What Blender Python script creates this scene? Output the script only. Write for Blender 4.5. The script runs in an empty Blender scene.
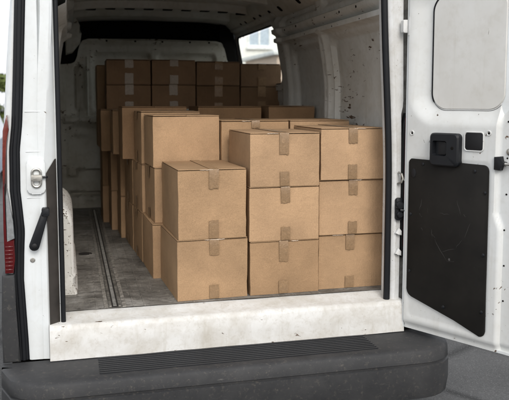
import bpy, bmesh, math, random
from mathutils import Vector, Matrix, noise as mn
random.seed(7)
S = bpy.context.scene
COL = S.collection
R = math.radians
GZ = -0.62            # street level; the load floor of the van is z = 0

# ------------------------------------------------------------------ materials
def new_mat(name):
    m = bpy.data.materials.new(name); m.use_nodes = True
    nt = m.node_tree
    return m, nt, nt.nodes['Principled BSDF']
def N(nt, t, **kw):
    n = nt.nodes.new(t)
    for k, v in kw.items():
        if k in n.inputs: n.inputs[k].default_value = v
        else: setattr(n, k, v)
    return n
def coords(nt, scale=(1, 1, 1), rnd=False):
    tc = N(nt, 'ShaderNodeTexCoord'); mp = N(nt, 'ShaderNodeMapping')
    mp.inputs['Scale'].default_value = scale
    nt.links.new(tc.outputs['Object'], mp.inputs['Vector'])
    if rnd:
        oi = N(nt, 'ShaderNodeObjectInfo')
        mul = N(nt, 'ShaderNodeMath', operation='MULTIPLY'); mul.inputs[1].default_value = 37.0
        nt.links.new(oi.outputs['Random'], mul.inputs[0])
        cb = N(nt, 'ShaderNodeCombineXYZ')
        for i in range(3): nt.links.new(mul.outputs[0], cb.inputs[i])
        nt.links.new(cb.outputs[0], mp.inputs['Location'])
    return mp.outputs[0]
def noise_tex(nt, vec, scale, detail=4, rough=0.6, dist=0.0):
    n = N(nt, 'ShaderNodeTexNoise')
    n.inputs['Scale'].default_value = scale; n.inputs['Detail'].default_value = detail
    n.inputs['Roughness'].default_value = rough; n.inputs['Distortion'].default_value = dist
    nt.links.new(vec, n.inputs['Vector'])
    return n.outputs['Fac']
def ramp(nt, fac, stops):
    r = N(nt, 'ShaderNodeValToRGB')
    e = r.color_ramp.elements
    e[0].position, e[0].color = stops[0][0], stops[0][1]
    e[1].position, e[1].color = stops[-1][0], stops[-1][1]
    for p, c in stops[1:-1]:
        x = e.new(p); x.color = c
    nt.links.new(fac, r.inputs[0])
    return r.outputs[0]
def g(v): return (v, v, v, 1)
def mix(nt, fac, a, b, mode='MIX'):
    m = N(nt, 'ShaderNodeMix', data_type='RGBA', blend_type=mode)
    for sock, v in ((m.inputs[0], fac), (m.inputs[6], a), (m.inputs[7], b)):
        if hasattr(v, 'links') or hasattr(v, 'is_linked'): nt.links.new(v, sock)
        else: sock.default_value = v
    return m.outputs[2]
def math_n(nt, op, a, b):
    m = N(nt, 'ShaderNodeMath', operation=op)
    for i, v in enumerate((a, b)):
        if hasattr(v, 'is_linked'): nt.links.new(v, m.inputs[i])
        else: m.inputs[i].default_value = v
    return m.outputs[0]
def bump(nt, bsdf, h, strength, dist):
    b = N(nt, 'ShaderNodeBump'); b.inputs['Strength'].default_value = strength; b.inputs['Distance'].default_value = dist
    nt.links.new(h, b.inputs['Height']); nt.links.new(b.outputs[0], bsdf.inputs['Normal'])

def simple(name, c, rough=0.5, metal=0.0, var=0.15, scale=12, spec=0.5, bumpv=0.0):
    m, nt, b = new_mat(name)
    v = coords(nt)
    f = noise_tex(nt, v, scale, 5)
    lo = tuple(x * (1 - var) for x in c) + (1,); hi = tuple(min(1, x * (1 + var)) for x in c) + (1,)
    nt.links.new(ramp(nt, f, [(0.3, lo), (0.7, hi)]), b.inputs['Base Color'])
    b.inputs['Roughness'].default_value = rough; b.inputs['Metallic'].default_value = metal
    b.inputs['Specular IOR Level'].default_value = spec
    if bumpv: bump(nt, b, noise_tex(nt, v, scale * 12, 3), bumpv, 0.002)
    return m

def cardboard(name, base, taped=False):
    m, nt, b = new_mat(name)
    v = coords(nt, rnd=True)
    big = noise_tex(nt, v, 3.5, 4)
    vf = coords(nt, (6, 6, 1.2), rnd=True)
    fib = noise_tex(nt, vf, 55, 4, 0.7)
    spk = noise_tex(nt, v, 240, 2, 0.6)
    d = tuple(x * 0.80 for x in base) + (1,); l = tuple(min(1, x * 1.12) for x in base) + (1,)
    c = ramp(nt, big, [(0.3, d), (0.7, l)])
    c = mix(nt, 0.55, c, ramp(nt, fib, [(0.25, g(0.80)), (0.75, g(1.12))]), 'MULTIPLY')
    c = mix(nt, 0.5, c, ramp(nt, spk, [(0.3, g(0.78)), (0.7, g(1.14))]), 'MULTIPLY')
    # handling stains and scuffs
    st = noise_tex(nt, v, 9, 6, 0.7, 0.8)
    c = mix(nt, ramp(nt, st, [(0.58, g(0)), (0.75, g(0.5))]), c, tuple(x * 0.72 for x in base) + (1,))
    # rubbed streaks from sliding against other cartons
    ru = noise_tex(nt, coords(nt, (1.5, 1.5, 14), rnd=True), 7, 5, 0.75, 0.5)
    c = mix(nt, ramp(nt, ru, [(0.60, g(0)), (0.72, g(0.35))]), c, tuple(min(1, x * 1.3) for x in base) + (1,))
    oi = N(nt, 'ShaderNodeObjectInfo')
    c = mix(nt, 1.0, c, ramp(nt, oi.outputs['Random'], [(0.0, (0.78, 0.75, 0.71, 1)), (0.5, (0.97, 0.96, 0.94, 1)), (1.0, (1.13, 1.13, 1.15, 1))]), 'MULTIPLY')
    nt.links.new(c, b.inputs['Base Color'])
    b.inputs['Roughness'].default_value = 0.82; b.inputs['Specular IOR Level'].default_value = 0.25
    vc = coords(nt, (1, 1, 0.02))
    cor = noise_tex(nt, vc, 120, 1, 0.4)
    h = math_n(nt, 'ADD', math_n(nt, 'MULTIPLY', cor, 0.45), math_n(nt, 'ADD', math_n(nt, 'MULTIPLY', spk, 0.5), math_n(nt, 'MULTIPLY', noise_tex(nt, v, 38, 4, 0.6), 1.1)))
    bump(nt, b, h, 0.75, 0.0034)
    return m
def tape_mat(name, base, rough=0.24):
    m, nt, b = new_mat(name)
    v = coords(nt, (1, 1, 1), rnd=True)
    w = noise_tex(nt, v, 60, 4, 0.6, 1.5)
    nt.links.new(ramp(nt, w, [(0.35, tuple(x * 0.85 for x in base) + (1,)), (0.65, tuple(x * 1.08 for x in base) + (1,)), (0.8, tuple(min(1, x * 1.5) for x in base) + (1,))]), b.inputs['Base Color'])
    b.inputs['Roughness'].default_value = rough
    b.inputs['Specular IOR Level'].default_value = 0.35
    bump(nt, b, noise_tex(nt, v, 45, 3, 0.5, 2.0), 0.5, 0.003)
    return m
def van_paint(name, base, chips=0.0, grime=0.4, rough=0.38, scale=1.0, stretch=(1, 1, 1)):
    """painted sheet steel with grime film, drips, and chips that show brown primer / rust"""
    m, nt, b = new_mat(name)
    v = coords(nt); vs = coords(nt, stretch)
    big = noise_tex(nt, v, 2.6 * scale, 5, 0.65, 0.4)
    fine = noise_tex(nt, v, 19 * scale, 5, 0.7)
    dirt = (base[0] * 0.62, base[1] * 0.57, base[2] * 0.49, 1)
    c = mix(nt, ramp(nt, big, [(0.38, g(0)), (0.72, g(grime))]), tuple(base) + (1,), dirt)
    c = mix(nt, ramp(nt, fine, [(0.5, g(0)), (0.78, g(grime * 0.8))]), c, dirt)
    drip = noise_tex(nt, coords(nt, (9, 9, 0.7)), 3, 4, 0.6)
    c = mix(nt, ramp(nt, drip, [(0.56, g(0)), (0.74, g(grime * 0.6))]), c, dirt)
    hgt = None
    if chips > 0:
        a = noise_tex(nt, vs, 26 * scale, 5, 0.62, 0.6)
        k = noise_tex(nt, v, 3.1 * scale, 3, 0.5)
        s = math_n(nt, 'ADD', a, math_n(nt, 'MULTIPLY', k, 0.45))
        t = 0.985 - chips * 0.12
        mask = ramp(nt, s, [(t, g(0)), (t + 0.02, g(1))])
        rust = ramp(nt, noise_tex(nt, v, 60, 3), [(0.3, (0.035, 0.022, 0.014, 1)), (0.7, (0.13, 0.075, 0.04, 1))])
        c = mix(nt, mask, c, rust); hgt = mask
        pin = ramp(nt, noise_tex(nt, v, 85 * scale, 2, 0.5), [(0.775 - chips * 0.03, g(0)), (0.80 - chips * 0.03, g(0.85))])
        c = mix(nt, pin, c, (0.07, 0.05, 0.035, 1))
    nt.links.new(c, b.inputs['Base Color'])
    rr = ramp(nt, fine, [(0.3, g(rough * 0.8)), (0.75, g(min(1, rough * 1.7)))])
    nt.links.new(rr, b.inputs['Roughness'])
    h = noise_tex(nt, v, 5 * scale, 3, 0.5)
    if hgt is not None: h = math_n(nt, 'SUBTRACT', h, math_n(nt, 'MULTIPLY', hgt, 0.25))
    bump(nt, b, h, 0.35, 0.006)
    return m
def floor_mat():
    m, nt, b = new_mat('worn_load_floor')
    v = coords(nt); vx = coords(nt, (1.2, 9, 1)); vy = coords(nt, (10, 0.9, 1))
    big = noise_tex(nt, v, 3.2, 6, 0.7, 0.8)
    c = ramp(nt, big, [(0.28, (0.06, 0.056, 0.050, 1)), (0.5, (0.19, 0.178, 0.158, 1)), (0.72, (0.38, 0.365, 0.335, 1))])
    sx = noise_tex(nt, vx, 6, 6, 0.75)
    c = mix(nt, 0.75, c, ramp(nt, sx, [(0.28, g(0.42)), (0.7, g(1.35))]), 'MULTIPLY')
    sy = noise_tex(nt, vy, 7, 5, 0.7)
    c = mix(nt, ramp(nt, sy, [(0.60, g(0)), (0.70, g(0.55))]), c, (0.33, 0.31, 0.27, 1))
    sp = noise_tex(nt, v, 36, 5, 0.75)
    c = mix(nt, ramp(nt, sp, [(0.55, g(0)), (0.66, g(0.8))]), c, (0.028, 0.024, 0.02, 1))
    lf = noise_tex(nt, v, 15, 5, 0.8, 1.0)
    c = mix(nt, ramp(nt, lf, [(0.60, g(0)), (0.66, g(0.45))]), c, (0.36, 0.33, 0.28, 1))
    s1 = noise_tex(nt, coords(nt, (0.8, 30, 1)), 5, 4, 0.8, 0.6); s2 = noise_tex(nt, coords(nt, (34, 1.4, 1)), 4, 4, 0.8, 0.9)
    c = mix(nt, ramp(nt, s1, [(0.63, g(0)), (0.69, g(0.6))]), c, (0.46, 0.44, 0.41, 1))
    c = mix(nt, ramp(nt, s2, [(0.62, g(0)), (0.68, g(0.6))]), c, (0.46, 0.44, 0.41, 1))
    s3 = noise_tex(nt, coords(nt, (1.1, 5, 1)), 2.2, 5, 0.7, 1.2)
    c = mix(nt, ramp(nt, s3, [(0.52, g(0)), (0.68, g(0.75))]), c, (0.030, 0.026, 0.022, 1))
    nt.links.new(c, b.inputs['Base Color']); b.inputs['Roughness'].default_value = 0.62
    bump(nt, b, math_n(nt, 'ADD', sp, sx), 0.8, 0.005)
    return m
def trim_mat():
    m, nt, b = new_mat('dark_door_lining')
    v = coords(nt)
    c = ramp(nt, noise_tex(nt, v, 5, 5, 0.6), [(0.3, (0.007, 0.0066, 0.006, 1)), (0.7, (0.014, 0.0128, 0.0112, 1))])
    grain = noise_tex(nt, v, 400, 2)
    c = mix(nt, ramp(nt, noise_tex(nt, v, 22, 6, 0.8), [(0.6, g(0)), (0.8, g(0.3))]), c, (0.035, 0.032, 0.028, 1))
    for sc3, th in (((3, 3, 40), 0.66), ((40, 40, 3), 0.66), ((22, 9, 16), 0.70)):
        f = noise_tex(nt, coords(nt, sc3), 2.6, 5, 0.8, 0.7)
        c = mix(nt, ramp(nt, f, [(th, g(0)), (th + 0.05, g(0.45))]), c, (0.05, 0.047, 0.043, 1))
    nt.links.new(c, b.inputs['Base Color']); b.inputs['Roughness'].default_value = 0.62
    b.inputs['Specular IOR Level'].default_value = 0.18
    bump(nt, b, grain, 0.25, 0.001)
    return m
def asphalt():
    m, nt, b = new_mat('asphalt')
    v = coords(nt)
    c = ramp(nt, noise_tex(nt, v, 1.1, 5), [(0.3, g(0.045)), (0.7, g(0.075))])
    c = mix(nt, 0.8, c, ramp(nt, noise_tex(nt, v, 120, 3, 0.7), [(0.3, g(0.6)), (0.75, g(1.6))]), 'MULTIPLY')
    vo = N(nt, 'ShaderNodeTexVoronoi', feature='DISTANCE_TO_EDGE'); vo.inputs['Scale'].default_value = 0.55
    wv = mix(nt, 0.18, v, N(nt, 'ShaderNodeTexNoise', Scale=2.5).outputs['Color']); nt.links.new(wv, vo.inputs['Vector'])
    c = mix(nt, ramp(nt, vo.outputs['Distance'], [(0.0, g(0.85)), (0.012, g(0))]), c, g(0.012))
    sp = N(nt, 'ShaderNodeTexVoronoi'); sp.inputs['Scale'].default_value = 70; nt.links.new(v, sp.inputs['Vector'])
    c = mix(nt, ramp(nt, sp.outputs['Distance'], [(0.12, g(0.55)), (0.3, g(0))]), c, g(0.17))
    nt.links.new(c, b.inputs['Base Color']); b.inputs['Roughness'].default_value = 0.9
    bump(nt, b, noise_tex(nt, v, 150, 3), 0.6, 0.006)
    return m
def glass(name, tint=(0.9, 0.95, 0.93), mixf=0.12):
    m, nt, b = new_mat(name)
    out = nt.nodes['Material Output']
    tr = N(nt, 'ShaderNodeBsdfTransparent'); tr.inputs[0].default_value = tint + (1,)
    gl = N(nt, 'ShaderNodeBsdfGlossy'); gl.inputs['Roughness'].default_value = 0.02
    ms = N(nt, 'ShaderNodeMixShader')
    ms.inputs[0].default_value = mixf; nt.links.new(tr.outputs[0], ms.inputs[1]); nt.links.new(gl.outputs[0], ms.inputs[2])
    nt.links.new(ms.outputs[0], out.inputs['Surface'])
    return m
def leaf_mat(name, c):
    m, nt, b = new_mat(name)
    v = coords(nt)
    f = noise_tex(nt, v, 2.2, 4)
    nt.links.new(ramp(nt, f, [(0.3, tuple(x * 0.55 for x in c) + (1,)), (0.7, tuple(x * 1.4 for x in c) + (1,))]), b.inputs['Base Color'])
    b.inputs['Roughness'].default_value = 0.6
    return m

M = {}
M['card'] = cardboard('brown_cardboard', (0.40, 0.261, 0.150))
M['card_shaded'] = cardboard('shaded_cardboard', (0.30, 0.187, 0.103))  # copy of the brown cardboard with deep-van shade put into its colour
M['card_back'] = cardboard('dark_brown_shaded_cardboard', (0.20, 0.124, 0.070))  # dark brown cartons, with the unlit depth of the van painted in too
M['fibre'] = simple('torn_paper_fibre', (0.60, 0.50, 0.40), 0.9)
M['tape'] = tape_mat('brown_packing_tape', (0.255, 0.165, 0.092))
M['tape_pale'] = tape_mat('pale_sheen_tape', (0.30, 0.245, 0.19), 0.4)  # paler tape: reflected light is put into its colour
M['white'] = van_paint('white_van_paint', (0.65, 0.68, 0.69), 0.16, 0.26, 0.34)
M['door'] = van_paint('white_door_inner_paint', (0.62, 0.635, 0.63), 0.50, 0.32, 0.36)
M['pillar'] = van_paint('grimy_white_pillar_paint', (0.64, 0.65, 0.65), 0.45, 0.55, 0.45, 2.5)
M['wall'] = van_paint('cream_interior_paint', (0.60, 0.61, 0.59), 0.80, 0.55, 0.5, 1.0, (1, 0.33, 1.5))
M['bulk'] = van_paint('dull_bulkhead_paint', (0.56, 0.55, 0.49), 0.9, 0.85, 0.5)
M['roof'] = van_paint('dull_roof_lining_paint', (0.64, 0.64, 0.60), 0.2, 0.6, 0.55)
M['arch'] = van_paint('chipped_white_arch_paint', (0.84, 0.83, 0.79), 1.3, 0.4, 0.5, 2.0, (1, 1, 1.6))
M['sill'] = van_paint('scuffed_sill_paint', (0.60, 0.60, 0.585), 0.4, 0.7, 0.5, 2.0, (0.35, 1, 1))
M['inset'] = van_paint('cream_inset_panel', (0.61, 0.61, 0.59), 0.22, 0.3, 0.5)
M['floor'] = floor_mat()
M['trim'] = trim_mat()
M['rubber'] = simple('black_rubber', (0.008, 0.009, 0.011), 0.5, spec=0.25)
M['plastic'] = simple('black_plastic', (0.008, 0.009, 0.011), 0.42, bumpv=0.15, spec=0.3)
M['plastic_in'] = simple('matt_black_plastic', (0.009, 0.009, 0.010), 0.6, spec=0.3)
def bumper_mat():
    m, nt, b = new_mat('charcoal_bumper_plastic')
    v = coords(nt)
    c = ramp(nt, noise_tex(nt, v, 4, 6, 0.7, 0.5), [(0.3, (0.020, 0.021, 0.023, 1)), (0.7, (0.040, 0.040, 0.041, 1))])
    sc = noise_tex(nt, coords(nt, (2, 26, 26)), 5, 6, 0.8, 0.4)
    c = mix(nt, ramp(nt, sc, [(0.62, g(0)), (0.70, g(0.6))]), c, (0.12, 0.118, 0.11, 1))
    du = noise_tex(nt, v, 48, 4, 0.8)
    c = mix(nt, ramp(nt, du, [(0.56, g(0)), (0.75, g(0.5))]), c, (0.13, 0.115, 0.095, 1))
    nt.links.new(c, b.inputs['Base Color']); b.inputs['Roughness'].default_value = 0.62; b.inputs['Specular IOR Level'].default_value = 0.3
    bump(nt, b, noise_tex(nt, v, 420, 2, 0.6), 0.5, 0.0012)
    return m
M['bumper'] = bumper_mat()
M['steel'] = simple('dull_steel', (0.42, 0.41, 0.38), 0.4, 0.9, 0.3, 30)
M['rail'] = simple('dirty_rail_steel', (0.20, 0.19, 0.17), 0.5, 0.55, 0.5, 26)
M['rail_worn'] = simple('worn_flange_metal', (0.24, 0.225, 0.20), 0.55, 0.3, 0.6, 40)
M['rail_dark'] = simple('rail_groove_dirt', (0.018, 0.016, 0.014), 0.8)
M['dark'] = simple('near_black_matt', (0.012, 0.011, 0.010), 0.85, spec=0.1)
M['hole'] = simple('punched_hole_shadow', (0.010, 0.009, 0.008), 0.9, spec=0.05)
M['red'] = simple('red_lamp_lens', (0.075, 0.005, 0.006), 0.10, var=0.2, scale=60)
M['orange'] = simple('orange_lamp_lens', (0.13, 0.024, 0.017), 0.13, var=0.2, scale=60)
M['clear'] = simple('clear_lamp_lens', (0.22, 0.23, 0.235), 0.08, var=0.25, scale=45)
M['glass'] = glass('window_glass')
M['tyre'] = simple('tyre_rubber', (0.02, 0.02, 0.02), 0.8)
M['rim'] = simple('steel_rim', (0.35, 0.35, 0.36), 0.4, 0.7)
M['asphalt'] = asphalt()
M['render'] = simple('pale_render', (0.84, 0.83, 0.79), 0.85, var=0.06, scale=3)
M['beige'] = simple('beige_render', (0.60, 0.47, 0.38), 0.85, var=0.08, scale=3)
M['pane'] = simple('dark_pane', (0.42, 0.48, 0.55), 0.08)
M['frame'] = simple('white_window_frame', (0.75, 0.75, 0.74), 0.5)
M['rooft'] = simple('roof_sheet', (0.25, 0.22, 0.2), 0.8)
M['bark'] = simple('bark', (0.10, 0.075, 0.055), 0.9, var=0.4, scale=9)
M['leafa'] = leaf_mat('green_leaves', (0.095, 0.125, 0.03))
M['leafb'] = leaf_mat('dark_green_leaves', (0.05, 0.085, 0.025))
M['carblue'] = simple('silver_blue_car_paint', (0.35, 0.42, 0.52), 0.25, 0.2, 0.05)

# ------------------------------------------------------------------ mesh helpers
def link(name, me, mat, parent=None, smooth=None):
    o = bpy.data.objects.new(name, me); COL.objects.link(o)
    if mat is not None:
        for x in (mat if isinstance(mat, (list, tuple)) else [mat]): me.materials.append(x)
    if parent is not None: o.parent = parent
    if smooth is not None:
        for p in me.polygons: p.use_smooth = True
        me.set_sharp_from_angle(angle=R(smooth))
    return o
def from_bm(name, bm, mat, parent=None, smooth=35):
    bmesh.ops.recalc_face_normals(bm, faces=bm.faces[:])
    me = bpy.data.meshes.new(name); bm.to_mesh(me); bm.free()
    return link(name, me, mat, parent, smooth)
def tag(o, label, cat, group=None):
    o['label'] = label; o['category'] = cat
    if group: o['group'] = group
    return o
def struct(o):
    o['kind'] = 'structure'; return o
def empty(name, loc=(0, 0, 0), rz=0.0):
    o = bpy.data.objects.new(name, None); COL.objects.link(o)
    o.location = loc; o.rotation_euler = (0, 0, rz); o.empty_display_size = 0.1
    return o
def add_box(bm, x0, x1, y0, y1, z0, z1, bev=0.0, seg=2):
    vs = [bm.verts.new((x, y, z)) for x in (x0, x1) for y in (y0, y1) for z in (z0, z1)]
    fs = [bm.faces.new([vs[i] for i in q]) for q in ((0, 1, 3, 2), (4, 6, 7, 5), (0, 4, 5, 1), (2, 3, 7, 6), (0, 2, 6, 4), (1, 5, 7, 3))]
    if bev > 0:
        es = list({e for f in fs for e in f.edges})
        bmesh.ops.bevel(bm, geom=es, offset=bev, segments=seg, affect='EDGES', profile=0.5)
def add_prism(bm, pts, axis, a0, a1, bev=0.0, seg=2):
    """pts: 2D outline; extruded along axis from a0 to a1.  axis 'x': pts=(y,z), 'y': (x,z), 'z': (x,y)"""
    def P(p, a):
        return {'x': (a, p[0], p[1]), 'y': (p[0], a, p[1]), 'z': (p[0], p[1], a)}[axis]
    A = [bm.verts.new(P(p, a0)) for p in pts]; B = [bm.verts.new(P(p, a1)) for p in pts]
    n = len(pts)
    fs = [bm.faces.new(A), bm.faces.new(B[::-1])]
    for i in range(n): fs.append(bm.faces.new((A[i], B[i], B[(i + 1) % n], A[(i + 1) % n])))
    if bev > 0:
        es = [e for e in {e for f in fs[:2] for e in f.edges}]
        bmesh.ops.bevel(bm, geom=es, offset=bev, segments=seg, affect='EDGES', profile=0.5)
def rrect(x0, x1, y0, y1, r, n=6):
    pts = []
    for cx, cy, a in ((x1 - r, y1 - r, 0), (x0 + r, y1 - r, 90), (x0 + r, y0 + r, 180), (x1 - r, y0 + r, 270)):
        for i in range(n + 1):
            t = R(a + 90 * i / n); pts.append((cx + r * math.cos(t), cy + r * math.sin(t)))
    return pts
def add_tube(bm, pts, r, n=8, closed=False):
    pts = [Vector(p) for p in pts]; rings = []; m = len(pts)
    for i, p in enumerate(pts):
        if closed: d = pts[(i + 1) % m] - pts[i - 1]
        else: d = pts[min(i + 1, m - 1)] - pts[max(i - 1, 0)]
        d.normalize()
        a = Vector((0, 1, 0)) if abs(d.y) < 0.8 else Vector((1, 0, 0))
        u = d.cross(a).normalized(); w = u.cross(d)
        rr = r[i] if isinstance(r, (list, tuple)) else r
        rings.append([bm.verts.new(p + (u * math.cos(2 * math.pi * k / n) + w * math.sin(2 * math.pi * k / n)) * rr) for k in range(n)])
    for i in range(m if closed else m - 1):
        A, B = rings[i], rings[(i + 1) % m]
        for k in range(n): bm.faces.new((A[k], A[(k + 1) % n], B[(k + 1) % n], B[k]))
    if not closed:
        bm.faces.new(rings[0][::-1]); bm.faces.new(rings[-1])
def add_disc(bm, c, nrm, r, h, n=14, bev=0.0):
    nrm = Vector(nrm).normalized(); a = Vector((0, 0, 1)) if abs(nrm.z) < 0.8 else Vector((1, 0, 0))
    u = nrm.cross(a).normalized(); w = u.cross(nrm); c = Vector(c)
    prof = [(r, 0), (r, h * 0.6), (r * 0.75, h * 0.95), (0.0, h)]
    prev = None
    for rr, hh in prof:
        if rr == 0: ring = [bm.verts.new(c + nrm * hh)]
        else: ring = [bm.verts.new(c + nrm * hh + (u * math.cos(2 * math.pi * k / n) + w * math.sin(2 * math.pi * k / n)) * rr) for k in range(n)]
        if prev:
            for k in range(n):
                if len(ring) == 1: bm.faces.new((prev[k], prev[(k + 1) % n], ring[0]))
                else: bm.faces.new((prev[k], prev[(k + 1) % n], ring[(k + 1) % n], ring[k]))
        else: bm.faces.new(ring[::-1])
        prev = ring
def grid_mesh(name, us, vs, fn, mat, parent=None, skip=None, smooth=50):
    nu, nv = len(us), len(vs)
    verts = [fn(u, v) for u in us for v in vs]; faces = []
    for i in range(nu - 1):
        for j in range(nv - 1):
            if skip and skip((us[i] + us[i + 1]) / 2, (vs[j] + vs[j + 1]) / 2): continue
            faces.append((i * nv + j, (i + 1) * nv + j, (i + 1) * nv + j + 1, i * nv + j + 1))
    me = bpy.data.meshes.new(name); me.from_pydata(verts, [], faces); me.update()
    return link(name, me, mat, parent, smooth)
def lin(a, b, n): return [a + (b - a) * i / (n - 1) for i in range(n)]
def lines(a, b, step, extra=()):
    L = lin(a, b, max(2, int(round((b - a) / step)) + 1))
    for e in extra:
        k = min(range(len(L)), key=lambda i: abs(L[i] - e)); L[k] = e
    return L
def sdf(u, v, u0, u1, v0, v1, r):
    qx = abs(u - (u0 + u1) / 2) - (u1 - u0) / 2 + r; qy = abs(v - (v0 + v1) / 2) - (v1 - v0) / 2 + r
    return math.hypot(max(qx, 0), max(qy, 0)) + min(max(qx, qy), 0) - r
def sstep(x, a, b):
    t = max(0.0, min(1.0, (x - a) / (b - a))); return t * t * (3 - 2 * t)
def panel(u, v, u0, u1, v0, v1, r, w):          # 1 inside the pressed panel, 0 outside, ramp w wide
    return sstep(-sdf(u, v, u0, u1, v0, v1, r), 0.0, w)
def interp(tab, z):
    if z <= tab[0][0]: return tab[0][1]
    for (a, x), (b, y) in zip(tab, tab[1:]):
        if z <= b: return x + (y - x) * (z - a) / (b - a)
    return tab[-1][1]
def loft(name, sections, mat, parent, closed=False, caps=False, smooth=40):
    n = len(sections[0]); verts = [p for s in sections for p in s]; faces = []
    for i in range(len(sections) - 1):
        for k in range(n if closed else n - 1):
            k2 = (k + 1) % n
            faces.append((i * n + k, i * n + k2, (i + 1) * n + k2, (i + 1) * n + k))
    if caps:
        faces.append(tuple(range(n))[::-1]); faces.append(tuple((len(sections) - 1) * n + k for k in range(n)))
    me = bpy.data.meshes.new(name); me.from_pydata(verts, [], faces); me.update()
    return link(name, me, mat, parent, smooth)

# ------------------------------------------------------------------ the van
van = empty('cargo_van', (0, 0, 0))
tag(van, 'white cargo van with open rear, its scuffed cream load space full of brown cartons', 'van')
YR, YB = 3.5, 7.1
def lean(z): return 0.22 * max(0.0, z - 1.1) ** 1.5
WIN = (5.72, 7.14, 1.15, 1.668)      # window in the right side: y0 y1 z0 z1

# load floor with a gentle wear relief
grid_mesh('load_floor', lin(-0.14, 1.74, 40), lin(3.6, YB + 0.02, 70),
          lambda x, y: (x, y, 0.0012 * mn.noise((x * 6, y * 6, 0))), M['floor'], van, smooth=60)
bm = bmesh.new()
for x in (0.172, 0.218):                                   # two lips of the lashing rail
    add_box(bm, x - 0.0065, x + 0.0065, 3.605, 6.95, 0.002, 0.010, 0.002)
rail = from_bm('lashing_rail', bm, M['rail'], van)
bm = bmesh.new(); add_box(bm, 0.1795, 0.2105, 3.606, 6.94, -0.002, 0.0042)
rb = from_bm('rail_channel', bm, M['rail_dark'], rail)
bm = bmesh.new()
y = 3.62
while y < 6.9:                                             # toothed edge: little bars left between the slots
    add_box(bm, 0.186, 0.204, y, y + 0.011, 0.0035, 0.0085, 0.001, 1); y += 0.0255
from_bm('rail_teeth', bm, M['steel'], rail)
bm = bmesh.new()
for x in (0.150, 0.240):
    add_box(bm, x - 0.0085, x + 0.011, 3.605, 6.95, -0.001, 0.0045, 0.0015)
from_bm('rail_flange', bm, M['rail_worn'], rail)
for x in (0.105, 0.288, 0.345):                            # worn lengthwise ribs either side of the rail
    bm = bmesh.new(); add_box(bm, x - 0.0035, x + 0.0035, 3.605, 6.95, -0.001, 0.003, 0.001, 1)
    from_bm('floor_rib', bm, M['floor'], van)
bm = bmesh.new(); add_disc(bm, (0.075, 4.95, 0.0), (0, 0, 1), 0.045, 0.004, 20)
from_bm('floor_ring', bm, M['rail_dark'], van)

# sill, rear crossmember and bumper
def sill_pt(x, t):
    prof = [(3.605, -0.004), (3.55, -0.012), (3.535, -0.022), (3.47, -0.024), (3.455, -0.03), (3.445, -0.05), (3.44, -0.12), (3.435, -0.19)]
    yy, zz = prof[t]
    return (x, yy, zz + 0.002 * mn.noise((x * 5, t * 1.7, 3)))
grid_mesh('door_sill', lin(-0.12, 1.70, 60), list(range(8)), sill_pt, M['sill'], van)
secs = []
for i, x in enumerate(lin(-0.335, 1.90, 46)):
    e = min(x + 0.335, 1.90 - x); k = 1 - (1 - min(1, e / 0.22)) ** 2; k = math.sqrt(max(k, 0.0))
    off = 0.22 * (1 - k)
    secs.append([(x, 3.47, -0.195), (x, 3.40, -0.193), (x, 3.20 + off, -0.193), (x, 3.172 + off, -0.198), (x, 3.16 + off, -0.212), (x, 3.155 + off, -0.262), (x, 3.163 + off, -0.266), (x, 3.163 + off, -0.274), (x, 3.150 + off, -0.278), (x, 3.148 + off, -0.37), (x, 3.17 + off, -0.45), (x, 3.30 + off * 0.6, -0.49), (x, 3.47, -0.49)])
bump_o = loft('rear_bumper', secs, M['bumper'], van, closed=True, caps=True)
bm = bmesh.new()
for j in range(9):
    yy = 3.225 + j * 0.024
    add_box(bm, 0.10, 1.46, yy, yy + 0.011, -0.194, -0.1885, 0.002, 1)
from_bm('step_tread', bm, M['plastic'], bump_o)

# interior walls -----------------------------------------------------------
def wall_depth(y, z):
    d = 0.0
    d += 0.034 * panel(y, z, 4.74, 5.44, 0.25, 1.435, 0.08, 0.020)
    d += 0.034 * panel(y, z, 3.72, 4.57, 0.25, 1.455, 0.06, 0.020)
    d -= 0.034 * panel(y, z, 4.60, 4.70, -0.3, 1.49, 0.01, 0.014)
    d += 0.010 * panel(y, z, 4.635, 4.665, -0.3, 1.47, 0.01, 0.010)
    d -= 0.052 * panel(y, z, 3.0, 5.60, 1.478, 1.532, 0.006, 0.010)
    d -= 0.038 * panel(y, z, 3.0, 5.66, 1.548, 1.610, 0.006, 0.010)
    d += 0.03 * panel(y, z, 4.70, 5.60, 1.64, 1.86, 0.04, 0.03)
    d += 0.03 * panel(y, z, 3.60, 4.58, 1.64, 1.86, 0.04, 0.03)
    d -= 0.035 * panel(y, z, 5.47, 5.70, -0.3, 1.70, 0.02, 0.03)
    d -= 0.05 * panel(y, z, 5.5, 7.4, 1.69, 1.80, 0.02, 0.025)
    d += 0.015 * panel(y, z, 5.80, 7.0, 0.1, 1.05, 0.08, 0.04)
    d += 0.006 * mn.noise((y * 3.1, z * 3.1, 1.3)) + 0.002 * mn.noise((y * 14, z * 14, 4.0))
    return d
ys = lines(3.60, 7.18, 0.019, (WIN[0], WIN[1])); zs = lines(-0.01, 1.90, 0.0145, (WIN[2], WIN[3]))
rw = grid_mesh('side_wall', ys, zs, lambda y, z: (1.72 - lean(z) + wall_depth(y, z), y, z), M['wall'], van,
               skip=lambda y, z: WIN[0] < y < WIN[1] and WIN[2] < z < WIN[3], smooth=55)
lw = grid_mesh('side_wall', lines(3.60, 7.16, 0.03), lines(-0.01, 1.90, 0.02),
               lambda y, z: (-0.12 + lean(z) - wall_depth(y, z), y, z), M['wall'], van, smooth=55)
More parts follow.
